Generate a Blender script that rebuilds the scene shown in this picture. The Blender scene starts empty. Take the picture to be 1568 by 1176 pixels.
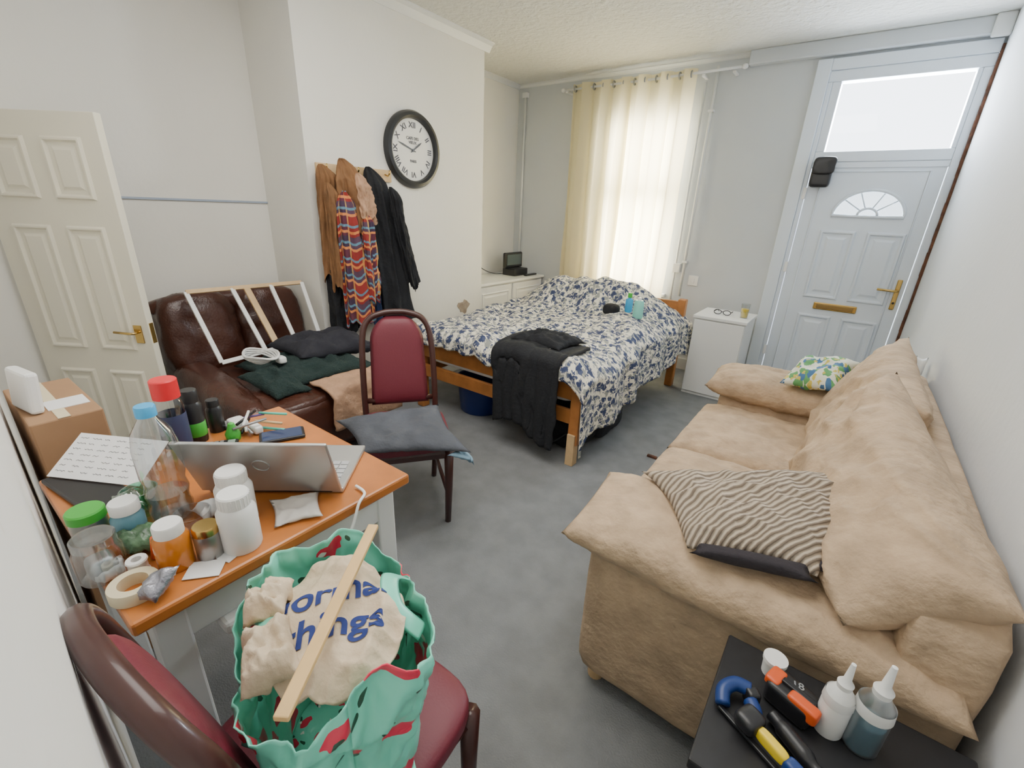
import bpy, bmesh, math, random
from mathutils import Vector, Matrix, noise
random.seed(5)
COL=bpy.context.scene.collection
R=math.radians
# ---------------------------------------------------------------- materials
def nn(nt,t): return nt.nodes.new(t)
def mat(name,col,rough=.6,metal=0.,bump=0.,bscale=60.,var=0.,vscale=6.,coat=0.,col2=None,thr=None,coords='Object',spec=.5,bdist=.01):
    m=bpy.data.materials.new(name);m.use_nodes=True;nt=m.node_tree;b=nt.nodes['Principled BSDF']
    b.inputs['Base Color'].default_value=(*col,1);b.inputs['Roughness'].default_value=rough
    b.inputs['Metallic'].default_value=metal;b.inputs['Coat Weight'].default_value=coat
    b.inputs['Specular IOR Level'].default_value=spec
    tc=nn(nt,'ShaderNodeTexCoord')
    if var>0 or col2:
        n=nn(nt,'ShaderNodeTexNoise');n.inputs['Scale'].default_value=vscale;n.inputs['Detail'].default_value=4
        nt.links.new(tc.outputs[coords],n.inputs['Vector'])
        r=nn(nt,'ShaderNodeValToRGB')
        c2=col2 or tuple(max(0,c*(1-var)) for c in col)
        a,bb=thr or (.35,.65)
        r.color_ramp.elements[0].position=a;r.color_ramp.elements[1].position=bb
        r.color_ramp.elements[0].color=(*c2,1);r.color_ramp.elements[1].color=(*col,1)
        nt.links.new(n.outputs['Fac'],r.inputs[0]);nt.links.new(r.outputs[0],b.inputs['Base Color'])
    if bump>0:
        n=nn(nt,'ShaderNodeTexNoise');n.inputs['Scale'].default_value=bscale;n.inputs['Detail'].default_value=5
        nt.links.new(tc.outputs[coords],n.inputs['Vector'])
        bp=nn(nt,'ShaderNodeBump');bp.inputs['Strength'].default_value=bump;bp.inputs['Distance'].default_value=bdist
        nt.links.new(n.outputs['Fac'],bp.inputs['Height']);nt.links.new(bp.outputs[0],b.inputs['Normal'])
    return m
def clear(name,tint=(1,1,1),mix=.12,rough=.05):
    m=bpy.data.materials.new(name);m.use_nodes=True;nt=m.node_tree;nt.nodes.clear()
    t=nn(nt,'ShaderNodeBsdfTransparent');t.inputs[0].default_value=(*tint,1)
    g=nn(nt,'ShaderNodeBsdfGlossy');g.inputs['Roughness'].default_value=rough
    l=nn(nt,'ShaderNodeLayerWeight');l.inputs[0].default_value=.35
    ma=nn(nt,'ShaderNodeMath');ma.operation='MULTIPLY_ADD';ma.inputs[1].default_value=.5;ma.inputs[2].default_value=mix
    mx=nn(nt,'ShaderNodeMixShader');o=nn(nt,'ShaderNodeOutputMaterial')
    nt.links.new(l.outputs['Facing'],ma.inputs[0]);nt.links.new(ma.outputs[0],mx.inputs[0])
    nt.links.new(t.outputs[0],mx.inputs[1]);nt.links.new(g.outputs[0],mx.inputs[2]);nt.links.new(mx.outputs[0],o.inputs[0])
    return m
def stripes(name,c1,c2,scale,axis='X',coords='UV',dist=0.,rough=.85,pos=.5):
    m=bpy.data.materials.new(name);m.use_nodes=True;nt=m.node_tree;b=nt.nodes['Principled BSDF'];b.inputs['Roughness'].default_value=rough
    tc=nn(nt,'ShaderNodeTexCoord');w=nn(nt,'ShaderNodeTexWave');w.bands_direction=axis;w.inputs['Scale'].default_value=scale;w.inputs['Distortion'].default_value=dist
    w.inputs['Detail Scale'].default_value=2
    r=nn(nt,'ShaderNodeValToRGB');r.color_ramp.elements[0].position=pos-.35;r.color_ramp.elements[1].position=pos+.1
    r.color_ramp.elements[0].color=(*c1,1);r.color_ramp.elements[1].color=(*c2,1)
    nt.links.new(tc.outputs[coords],w.inputs[0]);nt.links.new(w.outputs['Fac'],r.inputs[0]);nt.links.new(r.outputs[0],b.inputs['Base Color'])
    bp=nn(nt,'ShaderNodeBump');bp.inputs['Strength'].default_value=.7;bp.inputs['Distance'].default_value=.008
    nt.links.new(w.outputs['Fac'],bp.inputs['Height']);nt.links.new(bp.outputs[0],b.inputs['Normal'])
    return m
def blobs(name,base,cols,scale,size,rough=.8,coords='UV',dist=.25,nscale=8,bump=.15):
    m=bpy.data.materials.new(name);m.use_nodes=True;nt=m.node_tree;b=nt.nodes['Principled BSDF'];b.inputs['Roughness'].default_value=rough
    tc=nn(nt,'ShaderNodeTexCoord');no=nn(nt,'ShaderNodeTexNoise');no.inputs['Scale'].default_value=nscale;no.inputs['Detail'].default_value=3
    sub=nn(nt,'ShaderNodeVectorMath');sub.operation='SUBTRACT';sub.inputs[1].default_value=(.5,.5,.5)
    sc=nn(nt,'ShaderNodeVectorMath');sc.operation='SCALE';sc.inputs['Scale'].default_value=dist
    ad=nn(nt,'ShaderNodeVectorMath');ad.operation='ADD'
    nt.links.new(tc.outputs[coords],no.inputs['Vector']);nt.links.new(no.outputs['Color'],sub.inputs[0]);nt.links.new(sub.outputs[0],sc.inputs[0])
    nt.links.new(tc.outputs[coords],ad.inputs[0]);nt.links.new(sc.outputs[0],ad.inputs[1])
    last=None
    for i,(c,s,z) in enumerate(zip(cols,scale,size)):
        v=nn(nt,'ShaderNodeTexVoronoi');v.voronoi_dimensions='2D';v.inputs['Scale'].default_value=s
        of=nn(nt,'ShaderNodeVectorMath');of.operation='ADD';of.inputs[1].default_value=(i*.37,i*.71,i*.13)
        nt.links.new(ad.outputs[0],of.inputs[0]);nt.links.new(of.outputs[0],v.inputs['Vector'])
        lt=nn(nt,'ShaderNodeMath');lt.operation='LESS_THAN';lt.inputs[1].default_value=z
        nt.links.new(v.outputs['Distance'],lt.inputs[0])
        mx=nn(nt,'ShaderNodeMix');mx.data_type='RGBA'
        nt.links.new(lt.outputs[0],mx.inputs[0])
        if last: nt.links.new(last,mx.inputs[6])
        else: mx.inputs[6].default_value=(*base,1)
        mx.inputs[7].default_value=(*c,1);last=mx.outputs[2]
    nt.links.new(last,b.inputs['Base Color'])
    bp=nn(nt,'ShaderNodeBump');bp.inputs['Strength'].default_value=bump;bp.inputs['Distance'].default_value=.01
    nt.links.new(no.outputs['Fac'],bp.inputs['Height']);nt.links.new(bp.outputs[0],b.inputs['Normal'])
    return m
# ---------------------------------------------------------------- mesh helpers
class G:
    def __init__(s,name,loc=(0,0,0),rz=0.,local=False):
        e=bpy.data.objects.new(name,None);COL.objects.link(e);e.empty_display_size=.05
        e.location=loc;e.rotation_euler=(0,0,rz);s.e=e;s.local=local;s.loc=Vector(loc);s.n={}
def fin(name,bm,m,g=None,smooth=True,sub=0,bev=0.,solid=0.,M=None):
    if M is not None: bm.transform(M)
    bmesh.ops.recalc_face_normals(bm,faces=bm.faces)
    me=bpy.data.meshes.new(name);bm.to_mesh(me);bm.free()
    ms=m if isinstance(m,(list,tuple)) else [m]
    for x in ms: me.materials.append(x)
    for p in me.polygons: p.use_smooth=smooth
    ob=bpy.data.objects.new(name,me);COL.objects.link(ob)
    if solid:
        d=ob.modifiers.new('s','SOLIDIFY');d.thickness=solid;d.offset=0
    if bev:
        d=ob.modifiers.new('b','BEVEL');d.width=bev;d.segments=2;d.limit_method='ANGLE';d.angle_limit=R(40)
    if sub:
        d=ob.modifiers.new('u','SUBSURF');d.levels=sub;d.render_levels=sub
    if g:
        ob.parent=g.e
        if not g.local: ob.matrix_parent_inverse=Matrix.Translation(-g.loc)
    return ob
def addbox(bm,a,b):
    v=[bm.verts.new((x,y,z)) for x in (a[0],b[0]) for y in (a[1],b[1]) for z in (a[2],b[2])]
    for f in ((0,1,3,2),(4,6,7,5),(0,4,5,1),(2,3,7,6),(0,2,6,4),(1,5,7,3)): bm.faces.new([v[i] for i in f])
def box(name,a,b,m,g=None,bev=.004,M=None): 
    bm=bmesh.new();addbox(bm,a,b);return fin(name,bm,m,g,False,0,bev,0,M)
def boxes(name,l,m,g=None,bev=0.,M=None):
    bm=bmesh.new()
    for a,b in l: addbox(bm,a,b)
    return fin(name,bm,m,g,False,0,bev,0,M)
def lathe(name,prof,m,g=None,loc=(0,0,0),seg=32,M=None,sc=(1,1)):
    bm=bmesh.new();rows=[]
    for r,z in prof:
        if r<1e-6: rows.append([bm.verts.new((0,0,z))])
        else: rows.append([bm.verts.new((r*sc[0]*math.cos(2*math.pi*i/seg),r*sc[1]*math.sin(2*math.pi*i/seg),z)) for i in range(seg)])
    for a,b in zip(rows,rows[1:]):
        for i in range(seg):
            j=(i+1)%seg
            if len(a)==1 and len(b)==1: continue
            if len(a)==1: bm.faces.new((a[0],b[i],b[j]))
            elif len(b)==1: bm.faces.new((a[i],a[j],b[0]))
            else: bm.faces.new((a[i],a[j],b[j],b[i]))
    T=Matrix.Translation(loc)
    if M is not None: T=T@M
    ob=fin(name,bm,m,g,True,0,0,0,T)
    try:
        ob.data.set_sharp_from_angle(angle=R(35))
    except Exception: pass
    return ob
def sweep(name,pts,rad,m,g=None,n=10,closed=False,flat=None,M=None,up=(0,0,1)):
    pts=[Vector(p) for p in pts];bm=bmesh.new();rings=[];N=len(pts)
    for i,p in enumerate(pts):
        if closed: t=pts[(i+1)%N]-pts[i-1]
        else: t=pts[min(i+1,N-1)]-pts[max(i-1,0)]
        t.normalize();u=Vector(up)
        if abs(t.dot(u))>.95: u=Vector((0,1,0)) if abs(t.y)<.9 else Vector((1,0,0))
        if i>0: u=prev
        a=t.cross(u).normalized();b=a.cross(t).normalized();prev=b
        r=rad[i] if isinstance(rad,(list,tuple)) else rad
        fa,fb=flat or (1,1)
        rings.append([bm.verts.new(p+a*r*fa*math.cos(2*math.pi*k/n)+b*r*fb*math.sin(2*math.pi*k/n)) for k in range(n)])
    prs=list(zip(rings,rings[1:]))
    if closed: prs.append((rings[-1],rings[0]))
    for a,b in prs:
        for k in range(n): bm.faces.new((a[k],a[(k+1)%n],b[(k+1)%n],b[k]))
    if not closed: bm.faces.new(rings[0]);bm.faces.new(rings[-1])
    return fin(name,bm,m,g,n>4,0,0,0,M)
def beam(name,a,b,w,h,m,g=None,side=(0,0,1),bev=.002):
    a=Vector(a);b=Vector(b);t=(b-a).normalized();u=Vector(side);s=t.cross(u).normalized();u=s.cross(t).normalized()
    bm=bmesh.new();A=[bm.verts.new(a+s*x*w/2+u*y*h/2) for x,y in ((-1,-1),(1,-1),(1,1),(-1,1))];B=[bm.verts.new(b+s*x*w/2+u*y*h/2) for x,y in ((-1,-1),(1,-1),(1,1),(-1,1))]
    bm.faces.new(A);bm.faces.new(B)
    for i in range(4): bm.faces.new((A[i],A[(i+1)%4],B[(i+1)%4],B[i]))
    return fin(name,bm,m,g,False,0,bev)
def catm(P,k=8):
    P=[Vector(p) for p in P];o=[];Q=[P[0]]+P+[P[-1]]
    for i in range(1,len(Q)-2):
        a,b,c,d=Q[i-1:i+3]
        for j in range(k):
            t=j/k;o.append(.5*((2*b)+(c-a)*t+(2*a-5*b+4*c-d)*t*t+(3*b-a-3*c+d)*t**3))
    o.append(P[-1]);return o
def fbm(p,o=3):
    s=0;a=1
    for i in range(o): s+=a*noise.noise(p*(2**i));a*=.5
    return s
def softbox(name,c,h,m,g=None,rot=(0,0,0),n=6.,wr=.0,fs=6.,div=14,seed=0,sag=0.):
    bm=bmesh.new();bmesh.ops.create_cube(bm,size=2.);bmesh.ops.subdivide_edges(bm,edges=bm.edges[:],cuts=div,use_grid_fill=True)
    M=Matrix.Translation(c)@(Matrix.Rotation(rot[2],4,'Z')@Matrix.Rotation(rot[1],4,'Y')@Matrix.Rotation(rot[0],4,'X'))
    for v in bm.verts:
        p=v.co.copy();s=(abs(p.x)**n+abs(p.y)**n+abs(p.z)**n)**(1/n);p/=s
        q=Vector((p.x*h[0],p.y*h[1],p.z*h[2]))
        nr=Vector((p.x/h[0],p.y/h[1],p.z/h[2])).normalized()
        if wr:
            k=fbm(q*fs+Vector((seed*7.3,seed*1.7,3)),3);q+=nr*wr*(1-2*abs(k))
        if sag: q.z-=sag*(1-p.x*p.x)*(1-p.y*p.y)
        v.co=q
    return fin(name,bm,m,g,True,0,0,0,M)
def qpillow(name,A,B,C,D,th,m,g=None,wr=.008,fs=8.,n=28,seed=0,edge=.12,p=.6,uvs=(1,1),rad=0.):
    A,B,C,D=[Vector(x) for x in (A,B,C,D)]
    nrm=((C-A).cross(D-B)).normalized()
    if nrm.z<0: nrm=-nrm
    bm=bmesh.new();uvl=bm.loops.layers.uv.new('UVMap')
    def P(u,v,s):
        U=2*u-1;V=2*v-1
        uu=.5+.5*U*(1-edge*(1-V*V)*abs(U)**2);vv=.5+.5*V*(1-edge*(1-U*U)*abs(V)**2)
        q=A*(1-uu)*(1-vv)+B*uu*(1-vv)+C*uu*vv+D*(1-uu)*vv
        t=max(0,(1-abs(U)**3.5)*(1-abs(V)**3.5))**p
        k=fbm(q*fs+Vector((seed*5.1,seed,s*2)),3)
        rr=0
        if rad:
            for cu,cv in ((-1,-1),(1,-1),(1,1),(-1,1)):
                dx,dy=U-cu,V-cv;d=math.hypot(dx,dy);an=math.atan2(dy,dx)
                rr+=math.sin(an*13+seed+cu)*math.exp(-d*1.6)*min(1,d*3)
        return q+nrm*(s*th*t+(wr*(1-2*abs(k))+rad*rr)*(.3+t))
    gr={}
    for s in (1,-1):
        for i in range(n+1):
            for j in range(n+1):
                if s==-1 and (i in (0,n) or j in (0,n)): gr[s,i,j]=gr[1,i,j]
                else: gr[s,i,j]=bm.verts.new(P(i/n,j/n,s))
        for i in range(n):
            for j in range(n):
                ids=[(i,j),(i+1,j),(i+1,j+1),(i,j+1)]
                f=bm.faces.new([gr[s,a,b] for a,b in ids])
                for l,(a,b) in zip(f.loops,ids): l[uvl].uv=(a/n*uvs[0],b/n*uvs[1])
    return fin(name,bm,m,g,True)
def sheet(name,fn,nu,nv,m,g=None,solid=.004,uvs=(1,1),sub=0,M=None):
    bm=bmesh.new();uvl=bm.loops.layers.uv.new('UVMap')
    gr=[[bm.verts.new(fn(i/nu,j/nv)) for j in range(nv+1)] for i in range(nu+1)]
    for i in range(nu):
        for j in range(nv):
            ids=[(i,j),(i+1,j),(i+1,j+1),(i,j+1)]
            f=bm.faces.new([gr[a][b] for a,b in ids])
            for l,(a,b) in zip(f.loops,ids): l[uvl].uv=(a/nu*uvs[0],b/nv*uvs[1])
    return fin(name,bm,m,g,True,sub,0,solid,M)
def prism(name,poly,z0,z1,m,g=None,M=None,bev=0.):
    bm=bmesh.new();a=[bm.verts.new((x,y,z0)) for x,y in poly];b=[bm.verts.new((x,y,z1)) for x,y in poly];n=len(poly)
    bm.faces.new(a);bm.faces.new(b)
    for i in range(n): bm.faces.new((a[i],a[(i+1)%n],b[(i+1)%n],b[i]))
    return fin(name,bm,m,g,False,0,bev,0,M)
def text(name,s,size,m,g=None,M=None,ext=.0006,al='CENTER',proj=None,off=.012):
    cu=bpy.data.curves.new(name,'FONT');cu.body=s;cu.size=size;cu.extrude=ext;cu.align_x=al;cu.align_y='CENTER';cu.offset=size*off
    cu.materials.append(m);tmp=bpy.data.objects.new(name,cu);COL.objects.link(tmp)
    bpy.context.view_layer.update();dg=bpy.context.evaluated_depsgraph_get()
    me=bpy.data.meshes.new_from_object(tmp.evaluated_get(dg));bpy.data.objects.remove(tmp)
    if M is not None: me.transform(M)
    if proj:
        bm=bmesh.new();bm.from_mesh(me)
        for it in range(3):
            es=[e for e in bm.edges if e.calc_length()>.008]
            if es: bmesh.ops.subdivide_edges(bm,edges=es,cuts=1);bmesh.ops.triangulate(bm,faces=bm.faces[:])
        for v in bm.verts: v.co.z=proj(v.co.x,v.co.y)+.0035
        bm.to_mesh(me);bm.free()
    ob=bpy.data.objects.new(name,me);COL.objects.link(ob)
    if g:
        ob.parent=g.e
        if not g.local: ob.matrix_parent_inverse=Matrix.Translation(-g.loc)
    return ob
def cut(ob,cutter):
    d=ob.modifiers.new('c','BOOLEAN');d.object=cutter;d.solver='EXACT'
    bpy.context.view_layer.update();dg=bpy.context.evaluated_depsgraph_get()
    me=bpy.data.meshes.new_from_object(ob.evaluated_get(dg));ob.modifiers.clear();ob.data=me
    bpy.data.objects.remove(cutter)
def panel(name,x0,x1,z0,z1,y,so,m,g,w=.03,dep=.008,M=None):
    bm=bmesh.new();rs=[]
    for ins,d in ((0,0),(w*.3,dep),(w*.6,dep),(w,-dep*.2),(w*1.7,dep*.1),(w*2.2,dep*.7)):
        ins=min(ins,(x1-x0)*.45)
        rs.append([bm.verts.new((x,y+so*d,z)) for x,z in ((x0+ins,z0+ins),(x1-ins,z0+ins),(x1-ins,z1-ins),(x0+ins,z1-ins))])
    for a,b in zip(rs,rs[1:]):
        for i in range(4): bm.faces.new((a[i],a[(i+1)%4],b[(i+1)%4],b[i]))
    bm.faces.new(rs[-1]);return fin(name,bm,m,g,False,0,0,0,M)
# ---------------------------------------------------------------- palette
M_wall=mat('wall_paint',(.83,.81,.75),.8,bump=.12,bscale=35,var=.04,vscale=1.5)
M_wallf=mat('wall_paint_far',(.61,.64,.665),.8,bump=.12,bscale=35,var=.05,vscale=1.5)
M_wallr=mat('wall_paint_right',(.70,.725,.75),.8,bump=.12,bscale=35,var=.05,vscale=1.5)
M_wallb=mat('wall_paint_scuffed',(.84,.83,.80),.8,bump=.15,bscale=25,vscale=5,col2=(.62,.52,.42),thr=(.26,.33))
M_ceil=mat('ceiling_artex',(.70,.70,.66),.9,bump=.9,bscale=30,bdist=.02)
M_floor=mat('carpet_grey',(.235,.243,.247),.95,bump=.5,bscale=180,var=.16,vscale=9)
M_trim=mat('trim_gloss',(.74,.75,.74),.35)
M_upvc=mat('upvc_white',(.72,.78,.85),.3)
M_door=mat('door_cream',(.78,.74,.61),.45)
M_brass=mat('brass',(.62,.42,.14),.25,1)
M_black=mat('black_plastic',(.015,.015,.017),.35)
M_white=mat('white_plastic',(.82,.82,.80),.35)
M_pine=mat('orange_pine',(.50,.20,.055),.4,var=.3,vscale=9)
M_palewood=mat('pale_wood',(.68,.47,.25),.6,var=.15,vscale=12)
M_tabletop=mat('varnished_tabletop',(.58,.195,.045),.3,var=.28,vscale=7,coat=.2)
M_mahog=mat('dark_mahogany',(.05,.014,.011),.35,coat=.2)
M_maroon=mat('maroon_vinyl',(.15,.018,.032),.5,bump=.1,bscale=200)
M_leather=mat('brown_leather',(.070,.023,.014),.26,bump=.2,bscale=90,var=.3,vscale=5)
M_beige=mat('beige_chenille',(.53,.385,.250),.9,bump=.7,bscale=45,var=.24,vscale=13)
M_dark=mat('dark_cloth',(.010,.011,.014),.85,bump=.4,bscale=80)
M_greenknit=mat('dark_green_knit',(.015,.033,.030),.95,bump=.9,bscale=130)
M_navy=mat('navy_cloth',(.008,.022,.07),.9,bump=.3,bscale=90)
M_tan=mat('tan_fleece',(.50,.30,.185),.95,bump=.6,bscale=60,var=.2,vscale=14)
M_brown=mat('brown_suede',(.24,.115,.045),.85,bump=.3,bscale=50,var=.3,vscale=8)
M_greyc=mat('grey_cushion_fabric',(.085,.092,.11),.9,bump=.3,bscale=80,var=.2,vscale=9)
M_card=mat('cardboard',(.38,.22,.115),.8,var=.1,vscale=8)
M_paper=mat('paper',(.82,.82,.82),.7)
M_ink=mat('ink',(.08,.08,.10),.7)
M_silver=mat('laptop_silver',(.55,.55,.54),.32,.75)
M_canvas=mat('canvas_cream',(.68,.55,.39),.9,bump=.4,bscale=60,var=.12,vscale=9)
M_clear=clear('clear_plastic',(.93,.95,.96),.10)
M_glass=clear('window_glass',(.97,.98,1),.03,.02)
M_blue=mat('blue_plastic',(.01,.03,.16),.35)
M_cyan=mat('cyan_cap',(.05,.38,.72),.35)
M_red=mat('red_cap',(.72,.02,.03),.35)
M_grn=mat('green_cap',(.06,.42,.05),.35)
M_mint=mat('mint_plastic',(.10,.62,.48),.4)
M_amber=mat('amber_plastic',(.60,.19,.02),.2,coat=.3)
M_yel=mat('yellow_plastic',(.80,.58,.03),.4)
M_orange=mat('orange_plastic',(.70,.10,.02),.4)
M_bglass=mat('blue_liquid',(.13,.30,.38),.15,coat=.4)
M_greym=mat('grey_metal',(.35,.36,.37),.35,.6)
M_ivory=mat('masking_tape',(.70,.62,.42),.6)
M_frost=clear('frosted_film',(.80,.84,.86),.30,.35)
M_purple=mat('purple_plastic',(.12,.08,.25),.4)
M_oldwood=mat('raw_timber_strip',(.16,.06,.03),.8,var=.6,vscale=20)
M_duvet=blobs('floral_duvet_cotton',(.80,.76,.64),[(.30,.31,.28),(.035,.05,.12),(.07,.09,.17),(.38,.38,.34)],[23,18,31,40],[.33,.30,.22,.18],nscale=42,dist=.055)
M_leafp=blobs('leaf_print_cotton',(.72,.74,.62),[(.12,.34,.12),(.06,.16,.32),(.6,.5,.1)],[5,4,6],[.34,.28,.18],nscale=6,dist=.25)
M_bag=blobs('watermelon_print_bag',(.20,.70,.53),[(.74,.04,.09),(.03,.10,.06),(.85,.86,.80)],[5.0,6.5,4.5],[.21,.09,.06],rough=.3,nscale=5,dist=.2,bump=.5)
M_ribs=stripes('ribbed_cushion_fabric',(.17,.13,.095),(.47,.39,.30),10.,axis='DIAGONAL',dist=.8)
M_endband=mat('dark_end_band',(.03,.025,.03),.9,bump=.4)  # near-black fabric band along the striped cushion's edges
M_lblue=mat('light_blue_fringe',(.20,.32,.42),.9,bump=.4)
def plaid():
    m=bpy.data.materials.new('plaid_wool');m.use_nodes=True;nt=m.node_tree;b=nt.nodes['Principled BSDF'];b.inputs['Roughness'].default_value=.95
    tc=nn(nt,'ShaderNodeTexCoord');last=None
    for ax,s,o,th,c,f in (('Y',.75,0.,.62,(.05,.05,.09),.8),('X',1.1,1.,.68,(.035,.02,.05),.7),('X',2.2,2.,.95,(.55,.35,.10),.7),('Y',1.5,1.,.94,(.68,.24,.07),.9),('Y',1.5,3.2,.95,(.12,.27,.36),.85)):
        w=nn(nt,'ShaderNodeTexWave');w.bands_direction=ax;w.inputs['Scale'].default_value=s;w.inputs['Phase Offset'].default_value=o;w.inputs['Distortion'].default_value=.2
        nt.links.new(tc.outputs['UV'],w.inputs[0])
        r=nn(nt,'ShaderNodeMath');r.operation='GREATER_THAN';r.inputs[1].default_value=th
        mu=nn(nt,'ShaderNodeMath');mu.operation='MULTIPLY';mu.inputs[1].default_value=f
        nt.links.new(w.outputs['Fac'],r.inputs[0]);nt.links.new(r.outputs[0],mu.inputs[0])
        mx=nn(nt,'ShaderNodeMix');mx.data_type='RGBA';nt.links.new(mu.outputs[0],mx.inputs[0])
        if last: nt.links.new(last,mx.inputs[6])
        else: mx.inputs[6].default_value=(.27,.03,.025,1)
        mx.inputs[7].default_value=(*c,1);last=mx.outputs[2]
    nt.links.new(last,b.inputs['Base Color']);return m
M_plaid=plaid()
def curtainmat():
    m=bpy.data.materials.new('cream_curtain_cotton');m.use_nodes=True;nt=m.node_tree;nt.nodes.clear()
    d=nn(nt,'ShaderNodeBsdfDiffuse');d.inputs[0].default_value=(.90,.84,.62,1)
    t=nn(nt,'ShaderNodeBsdfTranslucent');t.inputs[0].default_value=(.90,.79,.50,1)
    mx=nn(nt,'ShaderNodeMixShader');mx.inputs[0].default_value=.45;o=nn(nt,'ShaderNodeOutputMaterial')
    nt.links.new(d.outputs[0],mx.inputs[1]);nt.links.new(t.outputs[0],mx.inputs[2]);nt.links.new(mx.outputs[0],o.inputs[0]);return m
M_curt=curtainmat()
# ================================================================ ROOM
XA,XC,XR,YF,ZC=-3.22,-2.70,.406,4.38,2.585
Y0,Y1=1.61,3.20
WX0,WX1,WZ0,WZ1=-2.10,-1.42,.70,2.20
box('floor',(-3.4,-.3,-.1),(.55,4.6,0),M_floor,bev=0)
box('ceiling',(-3.4,-.3,ZC),(.55,4.6,ZC+.1),M_ceil,bev=0)
box('wall_left',(-3.34,-.3,0),(XA,YF+.12,ZC),M_wall,bev=0)
box('wall_chimney_breast',(XA-.01,Y0,0),(XC,Y1,ZC),M_wall,bev=0)
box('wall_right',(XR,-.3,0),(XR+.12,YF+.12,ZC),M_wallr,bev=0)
prism('wall_back',[(.42,-.0605),(-3.3,.174),(-3.3,-.2),(.42,-.2)],0,ZC,M_wallb)
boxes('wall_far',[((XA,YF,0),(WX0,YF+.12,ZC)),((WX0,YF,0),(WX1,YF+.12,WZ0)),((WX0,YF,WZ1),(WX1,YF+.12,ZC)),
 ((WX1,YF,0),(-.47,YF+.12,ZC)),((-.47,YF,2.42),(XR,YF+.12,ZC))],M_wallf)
boxes('baseboard_left',[((XA,.5,0),(XA+.015,Y0,.11)),((XC,Y0,0),(XC+.015,Y1,.11)),((XA,Y1,0),(XA+.015,YF,.11))],M_trim,bev=.004)
box('baseboard_far',(XA,YF-.015,0),(-.57,YF,.11),M_trim)
box('baseboard_right',(XR-.015,.0,0),(XR,YF-.05,.11),M_trim)
def cornice(name,p0,p1,inward,s=.045):
    p0=Vector(p0);p1=Vector(p1);iw=Vector(inward);bm=bmesh.new();pr=[(0,0),(s,0),(s,-.008),(s*.6,-s*.35),(s*.3,-s*.75),(.008,-s),(0,-s)]
    a=[bm.verts.new(p0+iw*x+Vector((0,0,z))) for x,z in pr];b=[bm.verts.new(p1+iw*x+Vector((0,0,z))) for x,z in pr]
    for i in range(len(pr)): j=(i+1)%len(pr);bm.faces.new((a[i],a[j],b[j],b[i]))
    bm.faces.new(a);bm.faces.new(b);return fin(name,bm,M_trim,None,False)
cornice('trim_1',(XC,Y0-.05,ZC),(XC,Y1+.05,ZC),(1,0,0),.06)
cornice('trim_2',(XA,Y0,ZC),(XC,Y0,ZC),(0,-1,0),.045)
cornice('trim_3',(XA,Y1,ZC),(XA,YF,ZC),(1,0,0),.04)
cornice('trim_4',(XA,YF,ZC),(-1.0,YF,ZC),(0,-1,0),.03)
box('trim_5',(-1.02,YF-.07,ZC-.095),(XR,YF,ZC),M_wallf,bev=.008)
box('trim_6',(XR-.09,YF-.10,ZC-.12),(XR,YF-.069,ZC-.0),M_trim,bev=.01)
box('trim_7',(XA,.45,1.368),(XA+.010,Y0,1.380),mat('dado_strip',(.36,.42,.52),.5),bev=.002)
pp=[(2.96+.07*math.cos(a)*(1+.3*math.sin(3*a)),.57+.055*math.sin(a)*(1+.25*math.cos(5*a))) for a in [2*math.pi*k/18 for k in range(18)]]
prism('wall_plaster_patch',pp,XC+.0,XC+.004,mat('bare_plaster',(.42,.34,.27),.9,var=.4,vscale=15,bump=.4),None,Matrix(((0,0,1,0),(1,0,0,0),(0,1,0,0),(0,0,0,1))))
# window
g=G('window_1',(-1.76,YF+.06,1.45))
x0,x1,z0,z1=WX0,WX1,WZ0,WZ1;y0,y1=YF+.05,YF+.10;w=.05
fr=[((x0,y0,z0),(x1,y1,z0+w)),((x0,y0,z1-w),(x1,y1,z1)),((x0,y0,z0+w),(x0+w,y1,z1-w)),((x1-w,y0,z0+w),(x1,y1,z1-w)),((x0+w,y0-.02,1.54),(x1-w,y1,1.65)),((-1.79,y0+.01,1.65),(-1.75,y1-.005,z1-w))]
boxes('frame',fr,M_upvc,g,bev=.004)
box('pane',(x0+w,YF+.07,z0+w),(x1-w,YF+.076,z1-w),M_glass,g,0)
box('sill',(x0-.04,YF-.05,z0-.03),(x1+.04,YF+.05,z0),M_trim,g,.006)
# curtains
g=G('curtain',(-1.96,YF-.1,1.5))
def cf(x0,x1,k,ph,amp):
    def f(u,v):
        z=2.505-v*(2.505-.45);a=amp*(.6+.4*v)
        uu=u+.012*math.sin(5*v+ph)*min(1,v*3)
        x=x0+(x1-x0)*u+.012*math.sin(3*v+ph)
        s=math.sin(uu*k*2*math.pi+ph);s=math.copysign(abs(s)**.8,s)
        y=YF-.105+a*s+.010*fbm(Vector((u*6,v*3,ph)))
        x+=.016*math.cos(uu*k*4*math.pi+2*ph)
        return (x,y,z)
    return f
sheet('curtain_panel_left',cf(-2.53,-1.95,3.0,0,.048),110,40,M_curt,g,.0,(1,1))
sheet('curtain_panel_right',cf(-1.97,-1.39,3.0,1.,.046),110,40,M_curt,g,.0,(1,1))
for i in range(12):
    x=-2.49+i*.097
    pts=[(x,YF-.105+.024*math.cos(a),2.465+.024*math.sin(a)) for a in [2*math.pi*k/14 for k in range(14)]]
    sweep('eyelet_%d'%(i+1),pts,.006,M_greym,g,6,True,up=(1,0,0))
sweep('pole',[(-2.62,YF-.105,2.465),(-1.8,YF-.105,2.465),(-1.03,YF-.105,2.475)],.010,M_white,g,12)
for x in (-2.62,-1.03): lathe('finial',[(0,-.02),(.018,-.012),(.022,0),(.018,.012),(0,.02)],M_white,g,(x,YF-.105,2.465 if x<-2 else 2.475),16)
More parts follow.
